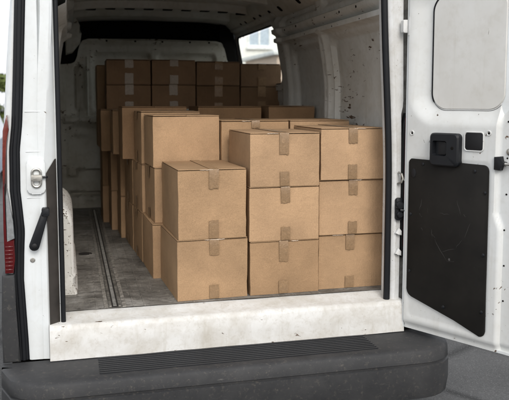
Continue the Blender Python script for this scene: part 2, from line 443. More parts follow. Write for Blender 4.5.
# punched holes along the right rail and roof rail
for y, z, dd, r in [(q, 1.578, 0.036, 0.009) for q in (3.95, 4.22, 4.48, 4.83, 5.1, 5.38)] + [(q, 1.505, 0.050, 0.006) for q in (3.9, 4.35, 4.9)]:
    bm = bmesh.new(); add_disc(bm, (1.72 - lean(z) - dd, y, z), (-1, 0, 0), r, 0.003, 10)
    from_bm('rail_hole', bm, M['hole'], rw)

# window with frame, rubber and glass ---------------------------------------
win = empty('side_window'); win.parent = van
def ring_strip(name, outer, inner, off, mat, thick):
    n = len(outer); bm = bmesh.new()
    def P(p, o): return (1.72 - lean(p[1]) + o, p[0], p[1])
    rows = [[bm.verts.new(P(p, off + thick)) for p in outer], [bm.verts.new(P(p, off)) for p in outer],
            [bm.verts.new(P(p, off)) for p in inner], [bm.verts.new(P(p, off + thick)) for p in inner]]
    for a, b in zip(rows, rows[1:]):
        for i in range(n): bm.faces.new((a[i], a[(i + 1) % n], b[(i + 1) % n], b[i]))
    return from_bm(name, bm, mat, win, 40)
o_ = rrect(WIN[0] - 0.03, WIN[1] + 0.03, WIN[2] - 0.03, WIN[3] + 0.018, 0.10)
i_ = rrect(WIN[0] + 0.018, WIN[1] - 0.022, WIN[2] + 0.02, WIN[3] - 0.008, 0.085)
ring_strip('window_frame', o_, i_, -0.012, M['wall'], 0.012)
ring_strip('window_rubber', i_, rrect(WIN[0] + 0.036, WIN[1] - 0.05, WIN[2] + 0.03, WIN[3] - 0.020, 0.075), -0.006, M['rubber'], 0.012)
WO = (WIN[0] + 0.02, 7.86, 1.12, 1.70)                 # the opening in the outer skin
bm = bmesh.new(); oo = rrect(*WO, 0.09)
A = [bm.verts.new((1.72 - lean(z) + 0.003, y, z)) for y, z in i_]; B = [bm.verts.new((1.838 - 0.8 * lean(z), y, z)) for y, z in oo]
for i in range(len(A)): bm.faces.new((A[i], A[(i + 1) % len(A)], B[(i + 1) % len(A)], B[i]))
from_bm('window_reveal', bm, M['rubber'], win, 40)
grid_mesh('window_pane', [WO[0] + 0.02, WO[1] - 0.02], lin(WO[2] + 0.02, WO[3] - 0.02, 9),
          lambda y, z: (1.834 - 0.8 * lean(z), y, z), M['glass'], win)

# bulkhead --------------------------------------------------------------------
def bulk_y(x, z):
    d = 0.0
    d += 0.055 * panel(x, z, 0.035, 0.150, 0.93, 1.375, 0.045, 0.03)
    d -= 0.03 * panel(x, z, 0.150, 0.175, 0.90, 1.45, 0.012, 0.012)
    d += 0.045 * panel(x, z, 0.20, 0.78, 0.93, 1.50, 0.06, 0.03)
    d += 0.045 * panel(x, z, 0.82, 1.42, 0.93, 1.50, 0.06, 0.03)
    d -= 0.05 * panel(x, z, -0.07, 1.7, 0.815, 0.89, 0.01, 0.02)
    d += 0.03 * panel(x, z, -0.045, 0.60, 0.44, 0.80, 0.05, 0.03)
    d -= 0.022 * panel(x, z, 0.03, 0.17, 0.685, 0.745, 0.028, 0.02)
    d -= 0.045 * panel(x, z, 0.045, 0.7, 0.372, 0.412, 0.01, 0.015)
    d -= 0.035 * panel(x, z, -0.05, 0.06, 0.30, 0.43, 0.025, 0.02)
    d += 0.06 * panel(x, z, -0.03, 0.9, 0.115, 0.165, 0.012, 0.012)
    d -= 0.02 * panel(x, z, 0.12, 0.21, 0.06, 0.10, 0.01, 0.01)
    d -= 0.03 * panel(x, z, 0.10, 1.5, 1.575, 1.63, 0.01, 0.015)
    d += 0.006 * mn.noise((x * 4, z * 4, 7.7))
    return YB + d
BT = [(-0.15, 1.37), (0.02, 1.385), (0.055, 1.405), (0.08, 1.47), (0.092, 1.55), (0.125, 1.60), (0.18, 1.618), (0.8, 1.63), (1.41, 1.618), (1.47, 1.60), (1.505, 1.54), (1.53, 1.42), (1.57, 1.37), (1.75, 1.36)]
bk = grid_mesh('bulkhead', lines(-0.15, 1.75, 0.0125), lines(-0.01, 1.0, 0.0125), lambda x, k: (x, bulk_y(x, k * interp(BT, x)), k * interp(BT, x)), M['bulk'], van, smooth=55)
for x in (0.35, 0.62, 0.88, 1.15, 1.34):
    bm = bmesh.new(); add_disc(bm, (x, YB - 0.029, 1.602), (0, -1, 0), 0.010, 0.003, 10)
    from_bm('rail_hole', bm, M['hole'], bk)
# cab gloom over the bulkhead: near-black box added to keep daylight out
bm = bmesh.new()
add_box(bm, -0.25, 1.58, 7.62, 7.66, -0.2, 1.95)
add_box(bm, -0.25, 1.58, 7.17, 7.62, 1.86, 1.9)
add_box(bm, -0.25, -0.20, 7.17, 7.62, -0.2, 1.86)
add_box(bm, 1.54, 1.58, 7.17, 7.62, -0.2, 1.86)
from_bm('cab_light_block', bm, M['dark'], van)
bm = bmesh.new()                                        # black padding in the upper corners
add_prism(bm, [(-0.12, 1.37), (0.04, 1.40), (0.07, 1.52), (0.10, 1.58), (0.10, 1.86), (-0.12, 1.86)], 'y', 7.13, 7.2)
from_bm('corner_padding', bm, M['dark'], van)
bm = bmesh.new()
add_prism(bm, [(1.64, 1.30), (1.55, 1.30), (1.53, 1.46), (1.46, 1.60), (1.46, 1.86), (1.56, 1.86), (1.60, 1.66)], 'y', 7.11, 7.17)
from_bm('corner_padding', bm, M['dark'], van)
bm = bmesh.new()                                        # pressed bracket on the left upper corner
add_prism(bm, [(-0.03, 1.46), (0.03, 1.48), (0.105, 1.575), (0.118, 1.655), (0.085, 1.72), (0.07, 1.84), (-0.03, 1.84)], 'y', 6.93, 7.08, 0.02, 3)
from_bm('corner_bracket', bm, M['bulk'], van)

# roof -------------------------------------------------------------------------
def roof_z(x, y):
    z = 1.868 - 0.07 * abs((x - 0.8) / 0.9) ** 4
    for c in (4.1, 4.85, 5.55, 6.22):
        z -= 0.06 * panel(x, y, -0.3, 1.9, c - 0.07, c + 0.07, 0.01, 0.03)
    z -= 0.05 * sstep(y, 6.80, 6.88) + 0.01 * sstep(y, 6.95, 7.05)
    for k in range(12):
        z += 0.012 * panel(x, y, 0.06 + k * 0.125, 0.165 + k * 0.125, 6.33, 6.78, 0.02, 0.02)
    return z + 0.004 * mn.noise((x * 3, y * 3, 9))
rf = grid_mesh('roof_lining', lines(-0.14, 1.74, 0.021), lines(3.46, 7.16, 0.018), lambda x, y: (x, y, roof_z(x, y)), M['roof'], van, smooth=55)
for k in range(9):
    x = 0.14 + k * 0.16
    bm = bmesh.new(); add_box(bm, x, x + 0.085, 6.20, 6.245, 1.7995 - 0.07 * abs((x - 0.76) / 0.9) ** 4, 1.85, 0.004, 1)
    from_bm('roof_slot', bm, M['hole'], rf)
rl = loft('roof_rail', [[(1.66, y, 1.695), (1.60, y, 1.70), (1.525, y, 1.765), (1.50, y, 1.80), (1.49, y, 1.87), (1.68, y, 1.87)] for y in (3.6, 5.0, 6.4, 7.12)], M['roof'], van, closed=True, caps=True)
nn = Vector((-0.065, 0, -0.075)).normalized()
for y in (4.4, 4.9, 5.35, 5.62, 5.90, 6.10, 6.42, 6.6):
    c = Vector((1.5625, y, 1.7325)) + nn * 0.0015
    t = Vector((0.075, 0, -0.065)).normalized()
    h, w = 0.026, 0.03 if y < 6.3 else 0.024
    bm = bmesh.new(); q = [bm.verts.new(c + t * a + Vector((0, b, 0))) for a, b in ((-h, -w * .6), (-h * .6, -w), (h * .6, -w), (h, -w * .6), (h, w * .6), (h * .6, w), (-h * .6, w), (-h, w * .6))]
    bm.faces.new(q)
    from_bm('rail_hole', bm, M['hole'], rl)

# wheel arch box beside the left side -------------------------------------------
secs = []
for y, k in ((3.905, 0.0), (3.90, 0.02), (3.915, 0.05), (3.95, 0.065), (4.4, 0.07), (4.75, 0.06), (4.86, 0.03), (4.88, 0.0)):
    top = 0.495 + (k - 0.065) * 0.35; xr = 0.002 + (k - 0.065) * 0.3
    s = [(-0.20, y, -0.002), (xr + 0.014, y, -0.002), (xr + 0.012, y, 0.012), (xr + 0.004, y, 0.02), (xr + 0.002, y, 0.088), (xr + 0.008, y, 0.096), (xr + 0.006, y, 0.108), (xr - 0.002, y, 0.116)]
    for a in range(0, 91, 15):
        s.append((xr - 0.004 - 0.10 + 0.10 * math.cos(R(a)), y, top - 0.12 + 0.12 * math.sin(R(a))))
    s.append((-0.20, y, top + 0.004)); secs.append(s)
loft('wheel_arch', secs, M['arch'], van, closed=True, caps=True, smooth=50)

# rear pillars --------------------------------------------------------------------
xo_t = [(-0.2, -0.312), (0.25, -0.314), (0.58, -0.306), (0.95, -0.300), (1.22, -0.280), (1.49, -0.256), (1.80, -0.215)]
xs_t = [(-0.19, -0.239), (-0.09, -0.2415), (0.20, -0.2535), (0.33, -0.2485), (0.43, -0.2425), (0.52, -0.249), (0.62, -0.257), (0.81, -0.254), (0.93, -0.240), (1.13, -0.2285), (1.49, -0.2105), (1.80, -0.190)]
xi_t = [(-0.2, -0.112), (0.55, -0.116), (0.74, -0.114), (1.04, -0.095), (1.4, -0.0745), (1.8, -0.060)]
secs = []
for z in lin(-0.19, 1.82, 68):
    xo, xs, xi = interp(xo_t, z), interp(xs_t, z), interp(xi_t, z)
    wd = 0.013 * sstep(z, 1.15, 1.5)                  # the seam between the two pressings opens towards the top
    xm = -0.150 + 0.02 * sstep(z, 0.9, 1.5)
    secs.append([(xo, 3.72, z), (xo, 3.535, z), (xo + 0.010, 3.507, z), (xs - 0.034, 3.498, z), (xs - 0.026, 3.500, z), (xs - 0.022, 3.520, z), (xs + 0.020, 3.520, z),
                 (xs + 0.024, 3.486, z), (xs + 0.034, 3.480, z), (xm - 0.003 - wd * .5, 3.478, z), (xm - wd * .4, 3.478 + 0.002 + wd * 1.8, z), (xm + wd * .5, 3.4775 + 0.001, z), (xi - 0.012, 3.474, z), (xi, 3.482, z),
                 (-0.072, 3.515, z), (-0.066, 3.512, z), (-0.064, 3.60, z), (-0.135, 3.66, z)])
pl = loft('rear_pillar', secs, M['white'], van, smooth=40)
def run(tab, y, a, b, n, dx=0.0): return [(interp(tab, z) + dx, y, z) for z in lin(a, b, n)]
bm = bmesh.new()
for dx, yy, rr in ((-0.0135, 3.496, 0.0095), (0.0, 3.490, 0.0105), (0.0135, 3.496, 0.0095)):
    add_tube(bm, run(xs_t, yy, -0.19, 1.8, 60, dx - 0.001), rr, 10)
from_bm('door_seal', bm, M['rubber'], pl, 60)
# dark lining low on the inner return of the pillar
bm = bmesh.new()
outl = [(-0.1135, 3.476), (-0.0735, 3.509)]
zz = [(-0.185, 0.70), (-0.185, 0.765)]
A = [bm.verts.new((x - 0.004, y - 0.005, z)) for (x, y), (b, t) in zip(outl, zz) for z in (b, t)]
B = [bm.verts.new((x + 0.002, y + 0.002, z)) for (x, y), (b, t) in zip(outl, zz) for z in (b, t)]
for q in ((A[0], A[2], A[3], A[1]), (B[0], B[1], B[3], B[2]), (A[0], A[1], B[1], B[0]), (A[2], B[2], B[3], A[3]), (A[1], A[3], B[3], B[1]), (A[0], B[0], B[2], A[2])): bm.faces.new(q)
from_bm('pillar_trim', bm, simple('brown_grey_lining', (0.035, 0.030, 0.026), 0.5, var=0.4, scale=8), pl)
# latch plate with ring and bar
bm = bmesh.new(); add_prism(bm, rrect(-0.203, -0.120, 0.605, 0.770, 0.022), 'y', 3.4785, 3.463, 0.005)
lp = from_bm('latch_plate', bm, M['white'], pl, 45)
bm = bmesh.new()
add_tube(bm, [(x, 3.458, z) for x, z in rrect(-0.1785, -0.1405, 0.639, 0.722, 0.0185)], 0.0065, 8, True)
add_prism(bm, rrect(-0.184, -0.133, 0.668, 0.696, 0.006), 'y', 3.462, 3.444, 0.003)
from_bm('latch_ring', bm, M['steel'], lp)
bm = bmesh.new(); add_tube(bm, [(-0.135, 3.450, 0.685), (-0.118, 3.450, 0.685), (-0.112, 3.458, 0.684)], 0.0055, 8)
from_bm('latch_pin', bm, M['plastic'], lp)
# black stay lever
bm = bmesh.new()
top, bot = Vector((-0.125, 3.437, 0.52)), Vector((-0.177, 3.447, 0.365))
d = (top - bot).normalized(); nx = Vector((d.z, 0, -d.x))
out = []
for a in lin(180, 360, 9): out.append(bot + (nx * math.cos(R(a)) + d * math.sin(R(a))) * 0.0235)
for a in lin(0, 180, 9): out.append(top + (nx * math.cos(R(a)) * 0.0165 + d * math.sin(R(a)) * 0.012))
add_prism(bm, [(p.x, p.z) for p in out], 'y', 3.466, 3.438, 0.006)
add_prism(bm, rrect(-0.140, -0.106, 0.505, 0.542, 0.006), 'y', 3.472, 3.430, 0.004)
lv = from_bm('stay_lever', bm, M['plastic'], pl, 45)
bm = bmesh.new(); add_disc(bm, (-0.176, 3.4385, 0.366), (0, -1, 0), 0.012, 0.006)
from_bm('lever_pivot', bm, M['plastic_in'], lv)
bm = bmesh.new(); add_disc(bm, (-0.188, 3.480, 0.292), (0, -1, 0), 0.0115, 0.007)
from_bm('pillar_bolt', bm, M['steel'], pl)
# pressed lines on the pillar face
for z in (0.80, 0.585, 0.985):
    bm = bmesh.new(); add_box(bm, -0.205, -0.125, 3.4765, 3.4795, z, z + 0.004, 0.001, 1)
    from_bm('pressed_line', bm, M['white'], pl)
# right pillar
def rx(z): return -0.045 * sstep(z, 0.55, 1.75)
secs = []
for z in lin(-0.19, 1.82, 60):
    o = rx(z); w = 0.003 * mn.noise((z * 7, 0, 0))
    jog = 0.012 * sstep(z, 0.97, 1.02)
    secs.append([(1.735 + o, 3.68, z), (1.640 + o, 3.60, z), (1.636 + o, 3.50, z), (1.648 + o, 3.486, z), (1.662 + o + w, 3.480, z), (1.676 + o + w, 3.488, z),
                 (1.690 + o * .4 + jog, 3.487, z), (1.696 + o * .4 + jog, 3.520, z), (1.750 + o * .4, 3.522, z), (1.76 + o * .4, 3.490, z), (1.862 + o, 3.505, z), (1.884 + o, 3.54, z), (1.888 + o, 3.72, z)])
pr = loft('rear_pillar', secs, M['pillar'], van, smooth=40)
bm = bmesh.new()
path = [(1.6235 + rx(z), 3.495, z) for z in lin(1.82, 0.03, 40)]
add_tube(bm, [(x, y, z) for x, y, z in path] + [(1.6215, 3.492, -0.03), (1.6205, 3.488, -0.06)], 0.0175, 12)
from_bm('aperture_seal', bm, M['rubber'], van, 60)
bm = bmesh.new()
add_tube(bm, [(-0.056, 3.505, z) for z in lin(-0.04, 1.80, 40)], 0.0115, 10)
from_bm('aperture_seal', bm, M['rubber'], van, 60)
bm = bmesh.new()                                        # grey strip painting the shade in the gap between pillar and door
zz = lin(-0.18, 1.8, 40)
for a, b in zip(zz, zz[1:]):
    j = lambda z: rx(z) * .4 + 0.012 * sstep(z, 0.97, 1.02)
    va = [bm.verts.new((1.697 + j(z), 3.5155, z)) for z in (a, b)]; vb = [bm.verts.new((1.752 + rx(z) * .4, 3.517, z)) for z in (a, b)]
    bm.faces.new((va[0], vb[0], vb[1], va[1]))
bmesh.ops.remove_doubles(bm, verts=bm.verts[:], dist=0.0001)
from_bm('gap_shade_strip', bm, simple('gap_shade_grey', (0.11, 0.105, 0.095), 0.8, var=0.5, scale=30), pr)
# fittings on the right pillar
bm = bmesh.new()
add_tube(bm, [(1.672, 3.478, 0.66), (1.680, 3.455, 0.652), (1.684, 3.45, 0.63), (1.678, 3.455, 0.61), (1.670, 3.478, 0.60)], 0.006, 8)
add_tube(bm, [(1.684, 3.452, 0.628), (1.70, 3.445, 0.616), (1.725, 3.445, 0.60)], 0.0042, 8)
from_bm('door_striker', bm, M['steel'], pr)
bm = bmesh.new()
add_prism(bm, rrect(1.655, 1.693, 0.405, 0.525, 0.012), 'y', 3.482, 3.462, 0.004)
add_disc(bm, (1.672, 3.464, 0.487), (0, -1, 0), 0.022, 0.022, 16)
add_disc(bm, (1.675, 3.464, 0.437), (0, -1, 0), 0.018, 0.016, 16)
add_tube(bm, [(1.672, 3.452, 0.462), (1.70, 3.447, 0.460), (1.735, 3.447, 0.458)], 0.009, 8)
from_bm('door_check', bm, M['plastic'], pr)
for z in (0.335, 0.225):
    bm = bmesh.new(); add_prism(bm, [(1.656, z), (1.676, z + 0.03), (1.692, z + 0.012), (1.692, z - 0.012), (1.672, z - 0.006)], 'y', 3.482, 3.466, 0.003)
    from_bm('pillar_clip', bm, M['pillar'], pr)

# tail lamps ------------------------------------------------------------------------
def lamp(parent_van, left=True):
    t = empty('tail_lamp'); t.parent = parent_van
    def T(p): return p if left else (1.574 - p[0], p[1])
    segs = {'red_lens': ([(-0.283, 0.972), (-0.276, 0.905), (-0.2875, 0.85), (-0.2935, 0.78), (-0.2995, 0.66), (-0.3095, 0.62), (-0.308, 0.75), (-0.3025, 0.90)], M['orange'] if left else M['red'], 3.470),
            'clear_lens': ([(-0.2905, 0.635), (-0.287, 0.60), (-0.279, 0.54), (-0.270, 0.48), (-0.266, 0.40), (-0.299, 0.385), (-0.2985, 0.60)], M['clear'], 3.466),
            'lamp_body': ([(-0.2995, 0.70), (-0.304, 0.62), (-0.3045, 0.385), (-0.267, 0.395), (-0.2665, 0.30), (-0.274, 0.236), (-0.312, 0.236), (-0.3125, 0.45), (-0.3100, 0.64)], M['red'], 3.468)}
    for k, (pts, m, y0) in segs.items():
        bm = bmesh.new(); add_prism(bm, [T(p) for p in pts], 'y', y0, 3.60, 0.004)
        body = from_bm(k, bm, m, t, 45)
        z = min(p[1] for p in pts) + 0.012                     # moulded lens ribs
        while z < max(p[1] for p in pts) - 0.03:
            row = [p[0] for p in pts]; xa = max(min(row), interp(xo_t, z)) + 0.004; xb = interp(xs_t, z) - 0.026
            if k == 'lamp_body' and z < 0.37 and xb - xa > 0.006:
                bm = bmesh.new(); add_box(bm, xa, xb, y0 - 0.0012, y0 + 0.002, z, z + 0.009, 0.001, 1)
                from_bm('lens_rib', bm, m, body, 45)
            z += 0.018
    return t
lamp(van, True)
t2 = empty('tail_lamp'); t2.parent = van
bm = bmesh.new(); add_prism(bm, [(1.698, 0.20), (1.694, 0.40), (1.692, 0.85), (1.697, 0.92), (1.712, 0.972), (1.86, 0.972), (1.885, 0.9), (1.89, 0.2)], 'y', 3.478, 3.62, 0.005)
from_bm('lamp_body', bm, M['plastic_in'], t2, 45)
bm = bmesh.new(); add_prism(bm, rrect(1.7045, 1.88, 0.26, 0.955, 0.012), 'y', 3.466, 3.5, 0.004)
from_bm('red_lens', bm, M['red'], t2, 45)
# bumper corners under the lamps
for sx in (0, 1):
    bm = bmesh.new()
    pts = [(-0.327, 0.228), (-0.270, 0.228), (-0.268, 0.05), (-0.262, -0.10), (-0.255, -0.193), (-0.335, -0.193), (-0.335, 0.0)]
    if sx: pts = [(1.574 - x, z) for x, z in pts]
    add_prism(bm, pts, 'y', 3.464, 3.74, 0.012, 3)
    from_bm('bumper_corner', bm, M['bumper'], bump_o, 50)

# outer body: sides, roof skin, cab nose, wheels ------------------------------------
side_t = [(-0.36, -0.30), (0.0, -0.318), (0.25, -0.318), (0.58, -0.312), (0.95, -0.306), (1.22, -0.286), (1.49, -0.262), (1.80, -0.215), (1.95, -0.12)]
def body_top(y):
    return interp([(3.5, 2.03), (7.3, 2.03), (7.9, 1.72), (8.65, 0.78), (9.3, 0.42), (9.4, 0.15)], y)
ysb = lines(3.62, 9.4, 0.05, (WIN[0] - 0.03, WIN[1] + 0.03))
zsb = lin(0, 1, 34)
ARCH = ((4.45, 0.40), (8.35, 0.40))
def side_fn(sign):
    def fn(y, k):
        t = body_top(y); z = -0.36 + (min(t, 1.95) + 0.36) * k
        x = interp(side_t, z)
        if y > 8.4: x += 0.25 * ((y - 8.4) / 1.0) ** 2
        return (x if sign < 0 else 1.574 - x, y, z)
    return fn
def in_arch(y, z): return any(math.hypot(y - c, z + 0.28) < r for c, r in ARCH)
def skipL(y, k):
    z = -0.36 + (min(body_top(y), 1.95) + 0.36) * k
    return in_arch(y, z)
def skipR(y, k):
    z = -0.36 + (min(body_top(y), 1.95) + 0.36) * k
    return in_arch(y, z) or (WIN[0] - 0.02 < y < 7.86 and 1.10 < z < 1.72)
grid_mesh('body_side', ysb, zsb, side_fn(-1), M['white'], van, skip=skipL)
grid_mesh('body_side', ysb, zsb, side_fn(1), M['white'], van, skip=skipR)
def roof_fn(y, k):
    t = body_top(y); a = side_fn(-1)(y, 1.0)[0]
    x = a + (1.574 - 2 * a) * k
    zt = min(t, 1.95)
    return (x, y, zt + (t - zt) * (1 - (2 * k - 1) ** 4) + 0.02 * (1 - (2 * k - 1) ** 2))
grid_mesh('body_roof', lines(3.50, 9.4, 0.05), lin(0, 1, 25), roof_fn, M['white'], van)
grid_mesh('body_nose', lin(0, 1, 13), lin(-0.36, 0.15, 6), lambda k, z: (side_fn(-1)(9.4, 0)[0] + 0.0 + (1.574 - 2 * side_fn(-1)(9.4, 0)[0]) * k, 9.4, z), M['white'], van)
bm = bmesh.new(); add_box(bm, -0.22, 1.80, 3.48, 3.62, 1.76, 2.03, 0.02)
from_bm('rear_header', bm, M['white'], van)
bm = bmesh.new(); add_box(bm, -0.28, 1.85, 3.64, 9.3, -0.34, -0.04)
from_bm('underbody', bm, M['dark'], van)
grid_mesh('windscreen', lin(0, 1, 9), lin(7.95, 8.6, 6), lambda k, y: (-0.08 + 1.74 * k, y, body_top(y) + 0.024), M['pane'], van)
def wheel(loc, parent, r=0.335, w=0.21, s=1):
    e = empty('wheel', loc); e.parent = parent
    bm = bmesh.new(); prof = [(r * .62, w * .42), (r * .86, w * .5), (r * .97, w * .42), (r, w * .3), (r, -w * .3), (r * .97, -w * .42), (r * .86, -w * .5), (r * .62, -w * .42)]
    n = 36; rings = [[bm.verts.new((h, math.cos(2 * math.pi * k / n) * q, math.sin(2 * math.pi * k / n) * q)) for k in range(n)] for q, h in prof]
    for a, b in zip(rings, rings[1:]):
        for k in range(n): bm.faces.new((a[k], a[(k + 1) % n], b[(k + 1) % n], b[k]))
    from_bm('tyre', bm, M['tyre'], e)
    bm = bmesh.new(); prof = [(r * .64, w * .40), (r * .58, w * .38), (r * .5, w * .2), (r * .25, w * .28), (0.001, w * .3)]
    rings = [[bm.verts.new((s * h, math.cos(2 * math.pi * k / n) * q, math.sin(2 * math.pi * k / n) * q)) for k in range(n)] for q, h in prof]
    for a, b in zip(rings, rings[1:]):
        for k in range(n): bm.faces.new((a[k], a[(k + 1) % n], b[(k + 1) % n], b[k]))
    from_bm('rim', bm, M['rim'], e)
for y in (4.45, 8.35):
    wheel((-0.20, y, GZ + 0.335), van, s=-1); wheel((1.774, y, GZ + 0.335), van, s=1)

# right rear door, swung open ----------------------------------------------------------
door = empty('rear_door', (1.693, 3.42, 0.0), R(-62)); door.parent = van
# local frame: +x along the door from hinge to free edge, -y is the inner face towards the viewer
FE = lambda z: 0.498 + 0.028 * sstep(0.52 - z, 0.0, 0.10)
def door_y(s, z):
    n = 0.0
    # pressed bowl and flat inset of the blanked window
    n -= 0.040 * sstep(-sdf(s, z, -0.004, 0.62, 0.905, 1.66, 0.17), 0.0, 0.105)
    n -= 0.004 * panel(s, z, 0.01, 0.475, -0.10, 0.745, 0.03, 0.01)
    n -= 0.022 * sstep(s, FE(z) - 0.004, FE(z) + 0.012)
    n -= 0.012 * sstep(s, FE(z) + 0.115, FE(z) + 0.13)
    n -= 0.03 * sstep(s, -0.006, -0.022)
    n -= 0.014 * sstep(-z, 0.12, 0.15)
    n += 0.0022 * mn.noise((s * 5, z * 5, 2.2))
    return (s, -n, z)
dp = grid_mesh('door_panel', lines(-0.022, 0.74, 0.0085), lines(-0.165, 1.72, 0.0105), door_y, M['door'], door, smooth=50)
bm = bmesh.new()
add_box(bm, -0.021, 0.741, 0.042, 0.058, -0.166, 1.721, 0.004)
add_box(bm, 0.725, 0.741, 0.02, 0.045, -0.166, 1.721)
add_box(bm, -0.0215, -0.012, 0.008, 0.045, -0.166, 1.721)
add_box(bm, -0.015, 0.735, 0.018, 0.045, -0.167, -0.155)
from_bm('outer_skin', bm, M['white'], door)
bm = bmesh.new(); ip = rrect(0.119, 0.514, 0.993, 1.561, 0.082, 10)
ctr = [(0.3165 + (s - 0.3165) * k, 1.277 + (z - 1.277) * k) for k in (1.0, 0.985, 0.9, 0.75, 0.5, 0.25) for s, z in ip]
rows = [[bm.verts.new((s, -(-0.040 * 1.0) - (0.0 if q == 0 else 0.006) + 0.0012 * mn.noise((s * 6, z * 6, 1)), z)) for s, z in ctr[q * len(ip):(q + 1) * len(ip)]] for q in range(6)]
for a, b in zip(rows, rows[1:]):
    for i in range(len(ip)): bm.faces.new((a[i], a[(i + 1) % len(ip)], b[(i + 1) % len(ip)], b[i]))
bm.faces.new(rows[-1])
from_bm('inset_panel', bm, M['inset'], door, 40)
# rubber line round the inset (left side and lower-left corner show)
bm = bmesh.new()
seam = []
for s, z in rrect(0.115, 0.518, 0.989, 1.565, 0.085, 10): seam.append((s, door_y(s, z)[1] - 0.0015, z))
full = seam
add_tube(bm, full, [0.0042 if (p[0] < 0.2 and p[2] > 1.03) else 0.0009 for p in full], 6, True)
from_bm('inset_seam', bm, M['rubber'], door)
# lower lining panel
bm = bmesh.new()
def rc(cx, cz, r, a0, a1, n=6): return [(cx + r * math.cos(R(a)), cz + r * math.sin(R(a))) for a in lin(a0, a1, n)]
pts = rc(0.440, 0.706, 0.026, 0, 90) + [(0.30, 0.735), (0.03, 0.740)] + rc(0.030, 0.722, 0.016, 90, 180) + rc(0.052, 0.052, 0.038, 180, 255) + [(0.30, -0.055)] + rc(0.440, -0.075, 0.030, 270, 360)
add_prism(bm, pts, 'y', 0.003, -0.0065, 0.003)
tp = from_bm('door_lining', bm, M['trim'], door, 40)
for s, z in ((0.452, 0.60), (0.452, 0.30), (0.452, 0.02), (0.10, 0.715), (0.395, 0.70), (0.03, 0.45), (0.03, 0.15), (0.24, 0.0)):
    bm = bmesh.new(); add_disc(bm, (s, -0.0065, z), (0, -1, 0), 0.0085, 0.004)
    from_bm('lining_clip', bm, M['plastic'], tp)
bm = bmesh.new(); add_prism(bm, [(0.045 + 0.014 * math.cos(R(a)), 0.665 + 0.024 * math.sin(R(a))) for a in range(0, 360, 20)], 'y', -0.006, -0.009, 0.001)
from_bm('lining_plug', bm, M['plastic_in'], tp)
# scratches gouged in the lining: thin raised burrs of pale plastic
rs = random.Random(3); sm = simple('scuffed_lining', (0.05, 0.048, 0.045), 0.8)
sc = [((0.10, 0.54), (0.085, 0.47)), ((0.085, 0.46), (0.10, 0.44)), ((0.30, 0.555), (0.325, 0.47)), ((0.20, 0.475), (0.265, 0.472)), ((0.38, 0.45), (0.345, 0.36)), ((0.16, 0.36), (0.185, 0.345)),
      ((0.175, 0.34), (0.255, 0.235)), ((0.255, 0.235), (0.30, 0.245)), ((0.16, 0.39), (0.165, 0.345)), ((0.26, 0.255), (0.275, 0.245)), ((0.095, 0.39), (0.11, 0.375)), ((0.34, 0.485), (0.352, 0.473)), ((0.22, 0.28), (0.30, 0.31)), ((0.30, 0.31), (0.34, 0.36))]
for (a, b), (c, d2) in sc:
    bm = bmesh.new(); n = 5; P = [(a + (c - a) * t + rs.uniform(-.003, .003), -0.0062, b + (d2 - b) * t + rs.uniform(-.003, .003)) for t in lin(0, 1, n)]
    add_tube(bm, P, [0.0003, 0.0007, rs.uniform(.0004, .0011), 0.0006, 0.0003], 5)
    from_bm('scratch', bm, sm, tp)
bm = bmesh.new(); add_disc(bm, (0.268, -0.0060, 0.248), (0.2, -1, 0), 0.007, 0.0012, 7)
from_bm('scratch', bm, sm, tp)
# handle cup
bm = bmesh.new()
o1 = rrect(0.153, 0.318, 0.715, 0.878, 0.022, 5); q1 = rrect(0.160, 0.310, 0.722, 0.872, 0.02, 5)
i1 = rrect(0.172, 0.252, 0.765, 0.840, 0.010, 5); i3 = rrect(0.178, 0.247, 0.770, 0.835, 0.008, 5)
rows = [[bm.verts.new((s, y, z)) for s, z in P] for P, y in ((o1, 0.004), (o1, -0.028), (q1, -0.036), (i1, -0.036), (i3, -0.012))]
n = len(o1)
for a, b in zip(rows, rows[1:]):
    for i in range(n): bm.faces.new((a[i], a[(i + 1) % n], b[(i + 1) % n], b[i]))
bm.faces.new(rows[-1])
hd = from_bm('door_handle', bm, M['plastic'], door, 40)
bm = bmesh.new(); add_prism(bm, rrect(0.200, 0.244, 0.772, 0.833, 0.006), 'y', -0.013, -0.024, 0.003)
from_bm('pull_flap', bm, M['plastic_in'], hd)
bm = bmesh.new(); add_disc(bm, (0.285, -0.0355, 0.806), (0, -1, 0), 0.0085, 0.0015)
from_bm('lock_hole', bm, M['hole'], hd)
# square opening with a rolled rim
bm = bmesh.new(); add_prism(bm, rrect(0.336, 0.430, 0.800, 0.884, 0.012), 'y', 0.006, -0.004, 0.002)
sq = from_bm('access_hole', bm, M['plastic_in'], door, 40)
bm = bmesh.new(); add_tube(bm, [(s, -0.0025, z) for s, z in rrect(0.333, 0.433, 0.797, 0.887, 0.014)], 0.0035, 6, True)
from_bm('hole_rim', bm, M['door'], sq)
for s, z in ((0.026, 0.872), (0.139, 0.829), (0.459, 0.885), (0.03, 1.62)):
    bm = bmesh.new(); add_tube(bm, [(s + 0.010 * math.cos(R(a)), -0.001, z + 0.011 * math.sin(R(a))) for a in range(0, 360, 30)], 0.003, 6, True)
    sm_ = from_bm('screw_boss', bm, M['door'], door)
    bm = bmesh.new(); add_disc(bm, (s, 0.001, z - 0.001), (0, -1, 0), 0.0055, 0.003)
    from_bm('screw', bm, M['hole'], sm_)
